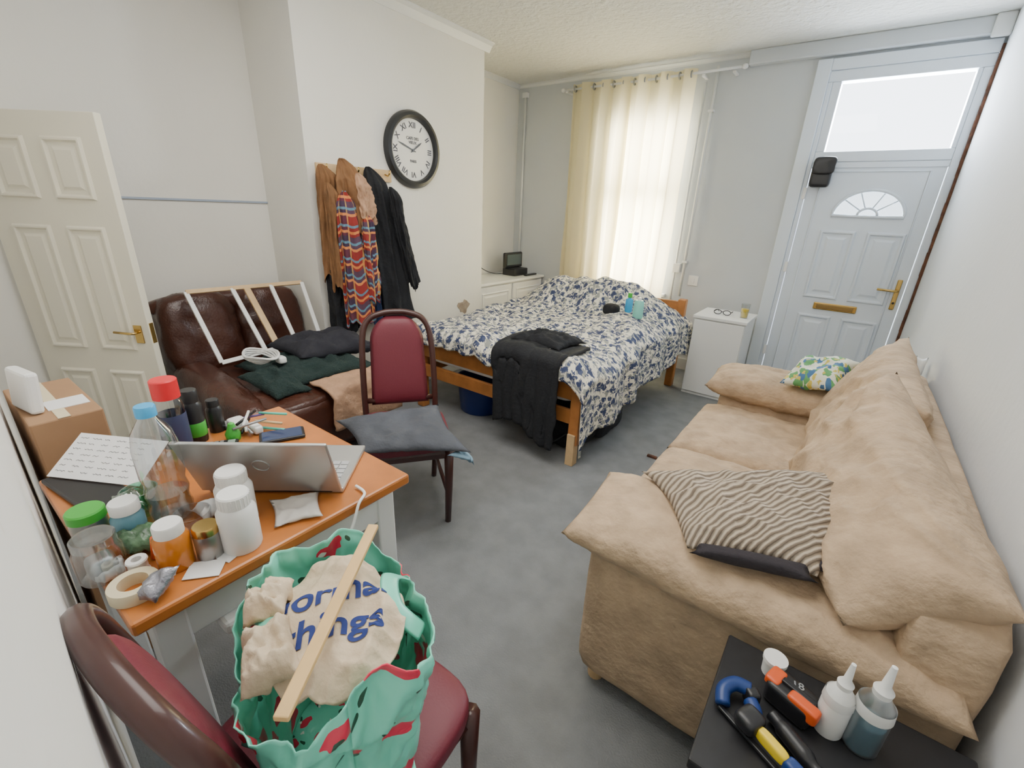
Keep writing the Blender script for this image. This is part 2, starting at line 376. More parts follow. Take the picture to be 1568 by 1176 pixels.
for x in (-2.58,-1.33,-1.10): box('bracket',(x-.012,YF-.11,2.44),(x+.012,YF,2.455),M_white,g,.002)
# pipes
g=G('heating_pipe',(-1.246,YF-.03,1.6))
sweep('riser',[(-1.246,YF-.03,.70),(-1.246,YF-.03,2.52)],.012,M_trim,g,12)
sweep('riser_2',[(-1.325,YF-.025,.11),(-1.325,YF-.025,2.42)],.010,M_trim,g,12)
for z in (1.0,2.2): box('clip',(-1.27,YF-.045,z),(-1.225,YF,z+.02),M_trim,g,.003)
box('junction_box',(-1.345,YF-.045,.91),(-1.28,YF,.99),M_white,g,.004)
g=G('conduit_pipe',(-3.12,YF-.02,1.6))
sweep('riser',[(-3.12,YF-.02,.74),(-3.12,YF-.02,2.47)],.012,M_trim,g,12)
box('cap',(-3.15,YF-.04,2.46),(-3.09,YF,2.51),M_trim,g,.004)
def socket(name,c,ax,n=1):
    g=G(name,c);c=Vector(c)
    if ax=='Y': box('plate',(c.x-.045,c.y-.012,c.z-.045),(c.x+.045,c.y,c.z+.045),M_white,g,.004);box('rocker',(c.x-.012,c.y-.017,c.z-.02),(c.x+.012,c.y-.011,c.z+.02),M_white,g,.002)
    else: box('plate',(c.x,c.y-.045,c.z-.045),(c.x+.012,c.y+.045,c.z+.045),M_white,g,.004);box('rocker',(c.x+.011,c.y-.012,c.z-.02),(c.x+.017,c.y+.012,c.z+.02),M_white,g,.002)
socket('light_switch',(-1.15,YF,.85),'Y');socket('wall_socket',(XA,3.62,.93),'X')
# ---- front door
g=G('door_1',(-.04,YF,0))
yf=YF-.02
boxes('frame',[((-.56,yf-.012,0),(-.47,YF-.001,2.475)),((-.47,yf,0),(-.44,YF+.08,2.33)),((.345,yf,0),(.392,YF+.08,2.33)),((-.47,yf-.010,2.40),(.392,YF-.001,2.473)),
 ((-.44,yf+.004,1.815),(.345,YF+.08,1.885)),((-.47,yf+.002,2.33),(.392,YF+.08,2.40)),((-.44,yf+.006,1.885),(-.385,YF+.08,2.33)),((.32,yf+.006,1.885),(.345,YF+.08,2.33))],M_upvc,g,.005)
box('transom_glass',(-.385,YF+.03,1.885),(.32,YF+.036,2.33),M_glass,g,0)
boxes('leaf_edge_strip',[((-.44,yf+.008,1.775),(.345,YF+.02,1.814))],M_upvc,g,.003)
leaf=box('leaf',(-.435,YF-.005,.02),(.34,YF+.045,1.80),M_upvc,g,0)
Mf=Matrix.Rotation(R(90),4,'X')
cx,cz=-.015,1.455;ar=[(cx+.205*math.cos(a),cz+.165*math.sin(a)) for a in [math.pi*k/20 for k in range(21)]]
cutter=prism('cutter',ar,-YF-.2,-YF+.2,M_upvc,None,Mf);leaf.parent=None;leaf.matrix_parent_inverse.identity()
cut(leaf,cutter);leaf.parent=g.e;leaf.matrix_parent_inverse=Matrix.Translation(-g.loc)
prism('fanlight_glass',ar,-YF-.022,-YF-.018,M_frost,g,Mf)
arc=[(cx+.215*math.cos(a),YF-.008,cz-.005+.178*math.sin(a)) for a in [math.pi*k/20 for k in range(21)]]
sweep('fanlight_moulding',arc+[(cx-.1,YF-.008,cz-.008),(cx+.1,YF-.008,cz-.008)],.011,M_upvc,g,8,True,up=(0,1,0))
sweep('fanlight_hub',[(cx+.06*math.cos(a),YF-.006,cz+.05*math.sin(a)) for a in [math.pi*k/10 for k in range(11)]],.009,M_upvc,g,8,up=(0,1,0))
for a in (40,70,110,140): sweep('fanlight_bar',[(cx+.06*math.cos(R(a)),YF-.004,cz+.05*math.sin(R(a))),(cx+.2*math.cos(R(a)),YF-.004,cz+.16*math.sin(R(a)))],.005,M_upvc,g,6)
sweep('outline_moulding',[(-.354,YF-.007,.12),(-.354,YF-.007,1.75),(.262,YF-.007,1.75),(.262,YF-.007,.12)],.006,M_upvc,g,6,True,up=(0,1,0))
for (a,b) in ((-.275,-.045),(.02,.25)):
    panel('panel_upper',a,b,.83,1.345,YF-.005,-1,M_upvc,g,.03,.014);panel('panel_lower',a,b,.14,.70,YF-.005,-1,M_upvc,g,.03,.014)
box('letterbox_plate',(-.185,YF-.018,.745),(.10,YF-.004,.80),M_brass,g,.006);box('letterbox_flap',(-.165,YF-.023,.755),(.08,YF-.016,.79),mat('brass_dark',(.35,.24,.1),.35,1),g,.004)
box('handle_plate',(.285,YF-.018,.81),(.315,YF-.004,1.03),M_brass,g,.006)
sweep('handle_lever',[(.30,YF-.01,.95),(.30,YF-.05,.95),(.285,YF-.055,.95),(.18,YF-.055,.952)],.009,M_brass,g,10)
lathe('keyhole',[(0,0),(.008,0),(.008,.01),(0,.01)],M_black,g,(.30,YF-.016,.86),12,Mf)
for z in (.35,1.05,1.6): box('hinge',(-.455,YF-.032,z-.04),(-.432,YF-.006,z+.04),M_white,g,.004)
bm=bmesh.new();N=30
for i in range(N):
    z0=.02+i*2.42/N;a=.390+random.uniform(-.003,.002);addbox(bm,(a,YF-.04-random.random()*.008,z0),(XR-.001,YF-.001,z0+2.42/N))
fin('trim_8',bm,M_oldwood,None,False)
g=G('key_box',(-.36,YF-.04,1.74))  # black key box at the top left of the front door
softbox('body',(-.36,YF-.062,1.74),(.065,.035,.10),M_black,g,n=8,div=8)
softbox('cover',(-.352,YF-.105,1.785),(.068,.010,.055),M_black,g,n=6,wr=.006,div=10)
# ---- interior open door (left)
hx,hy=-3.19,.355;ang=math.atan2(.69-.355,-2.69+3.19);W=math.hypot(.5,.335)
g=G('door_2',(hx,hy,0),ang,True);H=1.705
box('leaf',(0,-.018,.01),(W,.018,H),M_door,g,.003)
for a,b in ((.085,.265),(.34,.52)):
    for z0,z1 in ((.14,.56),(.67,1.25),(1.36,1.61)):
        panel('panel',a,b,z0,z1,-.018,-1,M_door,g,.024,.012);panel('panel_rear',a,b,z0,z1,.018,1,M_door,g,.024,.012)
box('handle_plate',(W-.075,-.024,.71),(W-.035,-.018,.80),M_brass,g,.003);box('latch_plate',(W-.001,-.012,.71),(W+.002,.012,.81),M_brass,g,.001)
sweep('handle_lever',[(W-.055,-.02,.765),(W-.055,-.05,.765),(W-.07,-.055,.765),(W-.15,-.052,.768)],.006,M_brass,g,10)
# ================================================================ CLOCK
g=G('wall_clock',(XC,2.42,1.755));Mc=Matrix.Translation((XC,2.42,1.755))@Matrix.Rotation(R(90),4,'Z')@Matrix.Rotation(R(90),4,'X')
M_cf=mat('clock_rim_metal',(.035,.037,.04),.35,.3)
lathe('rim',[(.195,.012),(.20,.035),(.215,.045),(.235,.04),(.247,.022),(.247,.001),(.19,.001)],M_cf,g,(0,0,0),64,Mc)
lathe('face',[(0,.012),(.2,.012)],mat('clock_face',(.80,.79,.74),.5),g,(0,0,0),48,Mc)
nums=['XII','I','II','III','IV','V','VI','VII','VIII','IX','X','XI']
for i,s in enumerate(nums):
    a=R(90-30*i);T=Mc@Matrix.Translation((.155*math.cos(a),.155*math.sin(a),.0135))@Matrix.Rotation(a-R(90),4,'Z')
    text('numeral_%d'%(i+1),s,.052,M_ink,g,T)
text('face_text_upper','CAFE DES\nVIEUX',.026,M_ink,g,Mc@Matrix.Translation((0,.06,.0135)));text('face_text_lower','PARIS',.024,M_ink,g,Mc@Matrix.Translation((0,-.07,.0135)))
def hand(n,a,l,w): prism(n,[(-w*.5,-.025),(w*.5,-.025),(w,l*.7),(0,l),(-w,l*.7)],.016,.018,M_black,g,Mc@Matrix.Rotation(R(a),4,'Z'))
hand('hour_hand',-55,.10,.006);hand('minute_hand',72,.14,.005)
lathe('hub',[(0,.02),(.009,.02),(.009,.013)],M_black,g,(0,0,0),16,Mc)
# ================================================================ COATS
g=G('coat_rack',(XC,1.95,1.58))
box('board',(XC+.001,1.66,1.535),(XC+.018,2.215,1.61),M_palewood,g,.004)
for y in (1.70,1.82,1.92,2.02,2.16): sweep('hook',[(XC+.018,y,1.58),(XC+.05,y,1.57),(XC+.065,y,1.585),(XC+.065,y,1.605)],.005,M_brass,g,8)
def garment(name,g,yc,zt,zb,wt,wb,dt,db,m,off=0.,k=7,ph=0.,yb=0.,fold=.016,seed=0,uvs=(1,1),top=.10):
    nu,nv=90,44
    def f(u,v):
        th=2*math.pi*u;z=zt-(zt-zb)*v
        s=(min(1,v/top))**.55 if v>0 else 0.05
        w=(wt+(wb-wt)*v)*max(.10,s);d=(dt+(db-dt)*v)*max(.22,s)
        q=k*th+ph+1.6*fbm(Vector((v*1.3,seed,math.cos(th))))
        F=fold*(.35+.9*v)*(1-1.6*abs(math.sin(q*.5)))+.010*fbm(Vector((math.cos(th)*3,v*6,seed+math.sin(th)*3)))
        y=yc+yb*v+(w+F)*math.cos(th)
        x=XC+.03+off+(d+F*1.3)*(.5+.5*math.sin(th))
        return (max(XC+.021,x),y,z+.025*v*math.sin(3*th+ph)+.012*v*math.sin(7*th))
    return sheet(name,f,nu,nv,m,g,.0,uvs)
g=G('brown_hooded_jacket',(XC+.1,1.68,1.25))
garment('jacket_body',g,1.67,1.60,.95,.055,.07,.12,.13,M_brown,k=6,seed=1,yb=-.0)
garment('hood_drape',g,1.74,1.635,1.25,.075,.095,.10,.08,M_brown,off=.11,k=4,seed=4,yb=.05,fold=.02,top=.3)
garment('hood_lining',g,1.79,1.56,1.30,.045,.055,.05,.05,M_tan,off=.19,k=3,seed=5,yb=.03,fold=.015,top=.3)
garment('sleeve',g,1.64,1.50,.90,.035,.035,.08,.07,M_brown,off=.10,k=3,seed=6,yb=-.0)
g=G('plaid_wool_scarf',(XC+.22,1.74,1.2))
garment('scarf_drape',g,1.705,1.46,.68,.065,.090,.06,.08,M_plaid,off=.16,k=5,seed=3,yb=.02,uvs=(1.,1.7),fold=.022)
garment('scarf_end',g,1.80,1.34,.82,.035,.045,.04,.05,M_plaid,off=.22,k=3,seed=6,uvs=(.6,1.3))
g=G('black_long_coat',(XC+.1,1.68,1.05))
garment('coat_body',g,1.695,1.15,.62,.075,.085,.12,.14,M_dark,k=5,seed=8)
g=G('navy_coat',(XC+.1,1.88,1.2))
garment('coat_body',g,1.875,1.60,.64,.05,.080,.12,.17,M_navy,k=5,seed=9,yb=.01)
g=G('black_coat',(XC+.1,2.03,1.2))
garment('coat_body',g,2.00,1.615,.62,.065,.135,.13,.19,M_dark,k=7,seed=12,yb=.10,fold=.02)
garment('sleeve',g,2.05,1.50,.86,.035,.04,.07,.07,M_dark,off=.16,k=3,seed=16,yb=.13)
# ================================================================ LEATHER SOFA
g=G('leather_sofa',(-2.6,1.2,0))
softbox('base',(-2.62,1.21,.20),(.50,.36,.15),M_leather,g,n=10,wr=.004)
softbox('seat_cushion',(-2.45,1.21,.39),(.43,.32,.09),M_leather,g,n=5,wr=.010,seed=3,sag=.02)
softbox('front_roll',(-2.10,1.21,.30),(.10,.35,.15),M_leather,g,n=3.5,wr=.008,seed=5)
softbox('back_cushion_left',(-3.02,1.00,.62),(.11,.20,.25),M_leather,g,(0,R(-12),0),n=4,wr=.014,seed=7)
softbox('back_cushion_right',(-3.02,1.40,.62),(.11,.20,.25),M_leather,g,(0,R(-12),0),n=4,wr=.014,seed=17)
softbox('back_roll',(-3.08,1.19,.80),(.09,.40,.065),M_leather,g,(0,R(-8),0),n=3,wr=.006,seed=8)
softbox('arm_left',(-2.55,.875,.36),(.45,.09,.15),M_leather,g,(0,R(4),0),n=3.5,wr=.01,seed=9)
softbox('arm_left_base',(-2.56,.88,.16),(.42,.08,.15),M_leather,g,n=8)
for x in (-3.0,-2.15):
    for y in (.9,1.5): lathe('foot',[(0,0),(.02,0),(.028,.06),(0,.06)],M_mahog,g,(x,y,0),12)
g=G('wooden_lattice_frame',(-2.75,1.2,.75))
TL,TR,BL,BR=Vector((-2.89,.93,.905)),Vector((-2.83,1.56,.905)),Vector((-2.68,.96,.54)),Vector((-2.58,1.50,.60))
def strip(n,a,b,m,w=.024): beam(n,a,b,w,.013,m,g,side=(.8,0,.5))
strip('rail_top',TL,TR,M_palewood);strip('rail_bottom',BL,BR,M_white);strip('side_left',TL,BL,M_white);strip('side_right',TR,BR,M_white)
strip('slat_1',TL.lerp(TR,.36),BL.lerp(BR,.42),M_white);strip('slat_2',TL.lerp(TR,.48),BL.lerp(BR,.55),M_palewood,.036);strip('slat_3',TL.lerp(TR,.70),BL.lerp(BR,.74),M_white)
g=G('dark_green_jumper',(-2.4,1.2,.5))
qpillow('jumper_body',(-2.70,1.02,.50),(-2.18,1.0,.49),(-2.12,1.58,.50),(-2.66,1.58,.52),.045,M_greenknit,g,wr=.022,fs=9,seed=2)
qpillow('jumper_sleeve',(-2.42,.92,.53),(-2.12,.97,.47),(-2.10,1.15,.48),(-2.42,1.12,.55),.035,M_greenknit,g,wr=.015,fs=12,seed=5)
g=G('dark_jacket',(-2.5,1.45,.6))
qpillow('jacket_heap',(-2.69,1.20,.58),(-2.34,1.23,.57),(-2.26,1.72,.56),(-2.60,1.70,.60),.06,mat('charcoal_cloth',(.020,.020,.028),.9,bump=.3),g,wr=.022,fs=8,seed=4)
g=G('tan_fleece_blanket',(-2.1,1.3,.45))
def bl(u,v):
    y=1.17+.44*u;L=v*.46
    if L<.15: x,z=-2.17+L,.495
    else:
        a=min(1,(L-.15)/.14);x=-2.02+.055*math.sin(a*1.57);z=.495-.05*(1-math.cos(a*1.57))-max(0,L-.29)
    k=fbm(Vector((u*5,v*4,1)));return (x+.015*k,y+.01*k,z+.014*k)
sheet('blanket',bl,30,30,M_tan,g,.012)
g=G('white_cable_coil',(-2.5,1.0,.57))
for i in range(5):
    pts=[(-2.50+(.095+.007*i)*math.cos(a)+.008*i,1.08+(.06+.004*i)*math.sin(a),.580+.008*i+.006*math.sin(3*a+i)) for a in [2*math.pi*k/24 for k in range(24)]]
    sweep('loop_%d'%i,pts,.006,M_white,g,8,True)
softbox('plug',(-2.38,1.14,.585),(.03,.02,.018),M_white,g,n=6,div=4)
# ================================================================ BED
g=G('bed_frame',(-1.7,3.0,0));bx0,bx1,by0,by1=-2.37,-1.03,2.09,3.88
for x in (bx0,bx1-.065):
    box('post_foot',(x,by0,.0 if x<-2 else .13),(x+.065,by0+.065,.56),M_pine,g,.008);box('post_head',(x,by1-.065,0),(x+.065,by1,.76),M_pine,g,.008)
box('post_foot_extension',(bx1-.06,by0-.012,0),(bx1-.01,by0+.045,.20),M_palewood,g,.003)
box('foot_rail',(bx0+.06,by0+.012,.40),(bx1-.06,by0+.045,.54),M_pine,g,.006);box('foot_rail_lower',(bx0+.06,by0+.015,.25),(bx1-.06,by0+.04,.34),M_pine,g,.006)
for x in (bx0+.015,bx1-.045): box('side_rail',(x,by0+.06,.25),(x+.03,by1-.06,.38),M_pine,g,.006)
box('head_rail_upper',(bx0+.06,by1-.05,.64),(bx1-.06,by1-.02,.74),M_pine,g,.006);box('head_rail_lower',(bx0+.06,by1-.05,.34),(bx1-.06,by1-.02,.44),M_pine,g,.006)
for i in range(7): x=bx0+.15+i*.17;box('head_slat',(x,by1-.045,.44),(x+.05,by1-.025,.64),M_pine,g,.004)
softbox('mattress',(-1.70,2.99,.455),(.64,.87,.095),mat('mattress_ticking',(.7,.7,.68),.9),g,n=14)
g=G('floral_duvet',(-1.7,2.95,.6))
def duv(u,v):
    s=-.18+u*(1.34+.18+.40);t=-.13+v*(1.80+.13)
    ox=max(0,s-1.34);ol=max(0,-s);oy=max(0,-t)
    cx=min(max(s,0),1.34);cy=max(t,0)
    x=bx0+cx;y=2.085+cy
    z=.605
    z+=.23*math.exp(-((x+1.40)/.30)**2-((y-3.55)/.24)**2)+.23*math.exp(-((x+2.02)/.27)**2-((y-3.52)/.26)**2)+.12*math.exp(-((x+1.70)/.2)**2-((y-3.50)/.22)**2)
    z+=.07*math.exp(-((x+1.2)/.25)**2-((y-3.0)/.25)**2)
    k=fbm(Vector((x*3.2,y*3.2,.5)),4);k2=1-2*abs(noise.noise(Vector((x*5,y*3.0,4))));k3=1-2*abs(noise.noise(Vector((x*9+y*4,y*7,9))))
    z+=.024*k+.024*k2+.010*k3
    edge=min(1,min(cx,1.34-cx)/.06);z-=.03*(1-edge)**2
    drop=ox*(.95-.25*v)
    fold=.022*math.sin(y*17+2*k)*min(1,ox/.1)
    x+=min(ox,.06)*.9+fold+ox*.05
    x-=min(ol,.05)*.9;drop+=ol*.9
    y-=min(oy,.05)*.9;drop+=oy*.85
    fy=.012*math.sin(x*22+k*2)*min(1,oy/.06);y-=abs(fy)
    return (x,y,z-drop)
sheet('duvet_cover',duv,140,130,M_duvet,g,.022,(1.92,1.93))
g=G('black_coat',(-1.38,2.1,.5))
def bc(u,v):
    x=-1.60+.47*u;L=v*.82
    if L<.26: y,z=2.36-L,.665-.02*u
    else:
        a=min(1,(L-.26)/.10);y=2.10-.07*math.sin(a*1.57);z=.665-.05*(1-math.cos(a*1.57))-max(0,L-.36)
    k=fbm(Vector((u*4,v*3,7)));q=.022*math.sin(u*18+3*k)
    return (x+.05*k*v-.03*v*(u-.5),y-abs(q)*v-.01,z+.02*k+(.05*math.sin(u*5) if L>.4 else 0)*v)
sheet('coat_drape',bc,60,50,M_dark,g,.02)
qpillow('coat_heap',(-1.58,2.14,.66),(-1.22,2.14,.66),(-1.16,2.36,.67),(-1.52,2.38,.67),.035,M_dark,g,wr=.02,fs=12,seed=3)
g=G('black_bag',(-1.35,2.5,0));softbox('bag_body',(-1.33,2.42,.115),(.25,.22,.11),M_dark,g,n=4,wr=.015,fs=7);sweep('strap',catm([(-1.5,2.22,.15),(-1.4,2.15,.08),(-1.25,2.16,.06),(-1.15,2.22,.14)]),.008,M_black,g)
softbox('bag_side',(-1.14,2.62,.11),(.10,.22,.10),M_dark,g,n=3.5,wr=.012,fs=9,seed=3)
g=G('blue_storage_tub',(-1.98,2.42,0));lathe('tub',[(0,.002),(.15,.002),(.155,.01),(.175,.235),(.19,.24),(.19,.25),(.172,.25),(.15,.02),(0,.02)],M_blue,g,(-1.98,2.37,0),40)
def bottle(name,loc,prof,m,capm=None,cap=None,seg=28):
    g=G(name,loc);lathe('body',prof,m,g,loc,seg)
    if cap: lathe('cap',cap,capm,g,loc,seg)
    return g
def bprof(r,h,nr,nh=.02): return [(0,0),(r*.94,0),(r,.004),(r,h*.78),(r*.9,h*.86),(nr,h-nh*.5),(nr,h),(0,h)]
def cprof(r,z0,z1): return [(0,z1),(r*.92,z1),(r,z1-.003),(r,z0),(0,z0)]
bottle('mint_lotion_bottle',(-1.19,3.20,.685),[(0,0),(.035,0),(.038,.01),(.036,.11),(.028,.13),(0,.13)],mat('pale_mint_bottle',(.25,.66,.56),.35),M_white,cprof(.014,.125,.15))
bottle('blue_spray_bottle',(-1.29,3.26,.70),bprof(.028,.12,.012),M_cyan,M_grn,cprof(.016,.115,.15))
g=G('toiletry_pouch',(-1.40,3.20,.69));softbox('pouch',(-1.40,3.20,.715),(.06,.04,.04),M_dark,g,n=3,wr=.006)
# ================================================================ CABINETS
g=G('white_bedside_cabinet',(-.73,3.93,0))
box('carcass',(-.925,3.765,.0),(-.545,4.16,.645),M_white,g,.003);box('top',(-.935,3.745,.645),(-.535,4.17,.668),M_white,g,.003)
box('door_front',(-.92,3.748,.03),(-.55,3.764,.635),M_white,g,.003)
g=G('yellow_drink_glass',(-.60,3.95,.668));lathe('drink',[(0,.004),(.024,.004),(.029,.07),(0,.07)],M_yel,g,(-.60,3.93,.668),24);lathe('glass',[(0,0),(.027,0),(.034,.11),(.031,.11),(.025,.004)],M_clear,g,(-.60,3.93,.668),24)
g=G('reading_glasses',(-.75,3.93,.668))
for dx in (-.035,.035): sweep('rim',[(-.76+dx+.028*math.cos(a),3.92,.688+.018*math.sin(a)) for a in [2*math.pi*k/16 for k in range(16)]],.003,M_black,g,6,True,up=(0,1,0))
sweep('bridge',[(-.767,3.92,.692),(-.753,3.92,.692)],.003,M_black,g,6);sweep('temple',[(-.697,3.92,.69),(-.70,4.02,.688),(-.71,4.05,.672)],.003,M_black,g,6);sweep('temple_2',[(-.823,3.92,.69),(-.82,4.02,.688),(-.81,4.05,.672)],.003,M_black,g,6)
g=G('alcove_cabinet',(-2.98,3.8,0))
box('carcass',(-3.20,3.22,0),(-2.79,4.355,.70),M_white,g,.004);box('top',(-3.20,3.21,.70),(-2.76,4.36,.725),M_white,g,.005)
for a,b in ((3.25,3.77),(3.80,4.33)):
    bm=bmesh.new();addbox(bm,(-2.79,a,.04),(-2.772,b,.685));fin('door',bm,M_white,g,False,0,.003)
    Mp=Matrix.Translation((-2.772,0,0))@Matrix.Rotation(R(90),4,'Z')
    panel('door_panel',a+.05,b-.05,.10,.63,0,-1,M_white,g,.02,.006,Mp)
g=G('digital_radio',(-3.0,4.12,.725))
box('base',(-3.06,3.98,.725),(-2.89,4.22,.80),M_black,g,.01);box('display_unit',(-3.03,3.94,.80),(-2.99,4.25,.96),M_black,g,.012)
box('display',(-2.99,3.97,.83),(-2.986,4.22,.94),mat('lcd_grey',(.10,.13,.13),.2),g,.001);sweep('lead',catm([(-3.06,4.0,.74),(-3.12,3.9,.74),(-3.16,3.75,.8),(-3.205,3.62,.93)]),.004,M_black,g,6)
g=G('remote_control',(-2.88,4.20,.725));box('body',(-2.86,4.1,.725),(-2.82,4.3,.742),M_black,g,.005)
# ================================================================ BEIGE SOFA
g=G('beige_sofa',(0,1.85,0))
softbox('base',(-.005,1.86,.225),(.385,.86,.165),M_beige,g,n=16,wr=.003)
softbox('arm_near_panel',(-.01,1.10,.31),(.395,.135,.255),M_beige,g,n=16,wr=.003)
qpillow('arm_near_pad',(-.485,1.25,.595),(-.465,.905,.575),(.375,.90,.575),(.375,1.25,.585),.070,M_beige,g,wr=.008,fs=7,n=44,edge=.02,p=.42,rad=.006,seed=1)
softbox('arm_far_panel',(-.02,2.64,.29),(.40,.135,.25),M_beige,g,n=12,wr=.003)
qpillow('arm_far_pad',(-.50,2.80,.56),(-.49,2.46,.55),(.33,2.46,.56),(.33,2.80,.57),.085,M_beige,g,wr=.010,fs=7,n=36,edge=.02,p=.42,rad=.006,seed=2)
softbox('back_frame',(.315,1.85,.42),(.075,.90,.36),M_beige,g,n=12,wr=.004)
qpillow('seat_cushion_near',(-.475,1.87,.42),(-.475,1.22,.42),(.22,1.22,.42),(.22,1.87,.42),.068,M_beige,g,wr=.007,seed=3,n=40,edge=.01,p=.32,rad=.006)
qpillow('seat_cushion_far',(-.475,2.50,.42),(-.475,1.875,.42),(.22,1.875,.42),(.22,2.50,.42),.068,M_beige,g,wr=.007,seed=4,n=40,edge=.01,p=.32,rad=.006)
qpillow('back_cushion_near',(.02,1.86,.47),(.16,.93,.66),(.375,.955,.80),(.20,1.86,.955),.115,M_beige,g,wr=.014,fs=5,seed=5,n=52,edge=.05,p=.45,rad=.011)
qpillow('back_cushion_far',(.03,2.48,.45),(.10,1.76,.45),(.30,1.76,.87),(.29,2.76,.915),.095,M_beige,g,wr=.014,fs=5,seed=6,n=52,edge=.05,p=.5,rad=.011)
for x,y in ((-.35,1.02),(-.35,2.68),(.3,1.03),(.3,2.68)): lathe('foot',[(0,0),(.025,0),(.03,.065),(0,.065)],M_palewood,g,(x,y,0),14)
g=G('striped_cushion',(-.05,1.2,.68))
qpillow('cushion',(-.37,1.22,.655),(-.15,.945,.668),(.10,.99,.70),(.22,1.44,.79),.040,M_ribs,g,wr=.014,fs=9,seed=3,n=48,uvs=(1,1),edge=.12)
qpillow('end_band',(-.145,.935,.668),(-.15,.965,.675),(.095,1.012,.710),(.105,.975,.70),.018,M_endband,g,wr=.002,n=12)
qpillow('end_band_side',(.085,1.00,.705),(.125,.995,.70),(.185,1.22,.745),(.165,1.24,.755),.018,M_endband,g,wr=.002,n=12)
g=G('leaf_print_cushion',(0,2.55,.7))
qpillow('cushion',(-.15,2.44,.66),(.08,2.42,.68),(.15,2.66,.78),(-.10,2.72,.73),.05,M_leafp,g,wr=.012,fs=10,seed=8)
g=G('white_cloth',(.33,2.75,.75));qpillow('cloth',(.33,2.80,.60),(.39,2.80,.60),(.395,2.84,.82),(.35,2.84,.82),.02,M_white,g,wr=.012,fs=14,n=14)
# ================================================================ CHAIRS
def chair(name,loc,ang):
    g=G(name,loc,ang,True)
    for sx in (-1,1):
        sweep('front_leg',[(sx*.175,.17,0),(sx*.18,.175,.2),(sx*.182,.175,.40)],[.014,.018,.022],M_mahog,g,8)
        sweep('side_apron',[(sx*.18,.17,.375),(sx*.165,-.17,.375)],.022,M_mahog,g,4,flat=(.5,1.3))
        sweep('side_stretcher',[(sx*.178,.17,.15),(sx*.165,-.19,.16)],.010,M_mahog,g,8)
    P=catm([(-.16,-.24,0),(-.165,-.19,.22),(-.168,-.175,.43),(-.168,-.20,.62),(-.158,-.24,.81),(-.125,-.262,.885),(-.06,-.272,.912),(0,-.274,.917),(.06,-.272,.912),(.125,-.262,.885),(.158,-.24,.81),(.168,-.20,.62),(.168,-.175,.43),(.165,-.19,.22),(.16,-.24,0)],6)
    sweep('back_frame',P,.0145,M_mahog,g,10,flat=(1.0,1.15),up=(0,1,0))
    sweep('front_apron',[(-.18,.175,.375),(.18,.175,.375)],.022,M_mahog,g,4,flat=(.5,1.3));sweep('rear_apron',[(-.165,-.175,.375),(.165,-.175,.375)],.022,M_mahog,g,4,flat=(.5,1.3))
    softbox('seat_pad',(0,.005,.415),(.20,.20,.032),M_maroon,g,n=5,div=12,wr=.002)
    bm=bmesh.new();NU,NV=14,22;gr={}
    for s in (0,1):
        for i in range(NU+1):
            for j in range(NV+1):
                u=i/NU*2-1;v=j/NV;z=.48+.42*v;yy=-.178-.090*(v**1.2)
                w=(.136-.014*v)*math.sqrt(max(.02,1-(max(0,v-.72)/.30)**2))
                t=(max(0,1-u**4)*max(0,1-(2*v-1)**6))**.5
                gr[s,i,j]=bm.verts.new((u*w,yy+(.028 if s else -.014)*t,z))
        for i in range(NU):
            for j in range(NV): bm.faces.new((gr[s,i,j],gr[s,i+1,j],gr[s,i+1,j+1],gr[s,i,j+1]))
    bmesh.ops.remove_doubles(bm,verts=bm.verts,dist=.0004)
    fin('back_panel',bm,M_maroon,g,True)
    sweep('back_lower_rail',[(-.165,-.185,.50),(.165,-.185,.50)],.014,M_mahog,g,8)
    return g
chair('dining_chair',(-1.495,1.23,0),math.atan2(-.60,.80)-R(90))
g=G('grey_seat_cushion',(-1.4,1.15,.47))
qpillow('cushion',(-1.68,1.0,.49),(-1.38,.91,.475),(-1.05,1.20,.475),(-1.47,1.43,.49),.032,M_greyc,g,wr=.012,fs=7,seed=2)
qpillow('blue_corner',(-1.13,1.14,.46),(-1.05,1.19,.45),(-1.06,1.23,.40),(-1.16,1.26,.44),.012,M_lblue,g,wr=.008,fs=20,n=12)
chair('dining_chair',(-.59,.295,0),R(4))
# ================================================================ DINING TABLE
TX0,TX1,TY0,TY1=-1.44,-.79,.075,.66
g=G('dining_table',(-1.1,.37,0))
box('top',(TX0,TY0,.722),(TX1,TY1,.75),M_tabletop,g,.006)
M_tw=mat('table_white_paint',(.76,.77,.76),.4)
boxes('apron',[((TX0+.04,TY1-.06,.63),(TX1-.04,TY1-.035,.722)),((TX0+.04,TY0+.03,.63),(TX1-.04,TY0+.055,.722)),((TX0+.035,TY0+.04,.63),(TX0+.06,TY1-.04,.722)),((TX1-.06,TY0+.04,.63),(TX1-.035,TY1-.04,.722))],M_tw,g,.003)
for x in (TX0+.06,TX1-.06):
    for y in (TY0+.055,TY1-.055): box('leg',(x-.027,y-.027,0),(x+.027,y+.027,.722),M_tw,g,.005)
box('drawer_tray',(-.93,.20,.60),(-.80,.36,.63),M_white,g,.008)
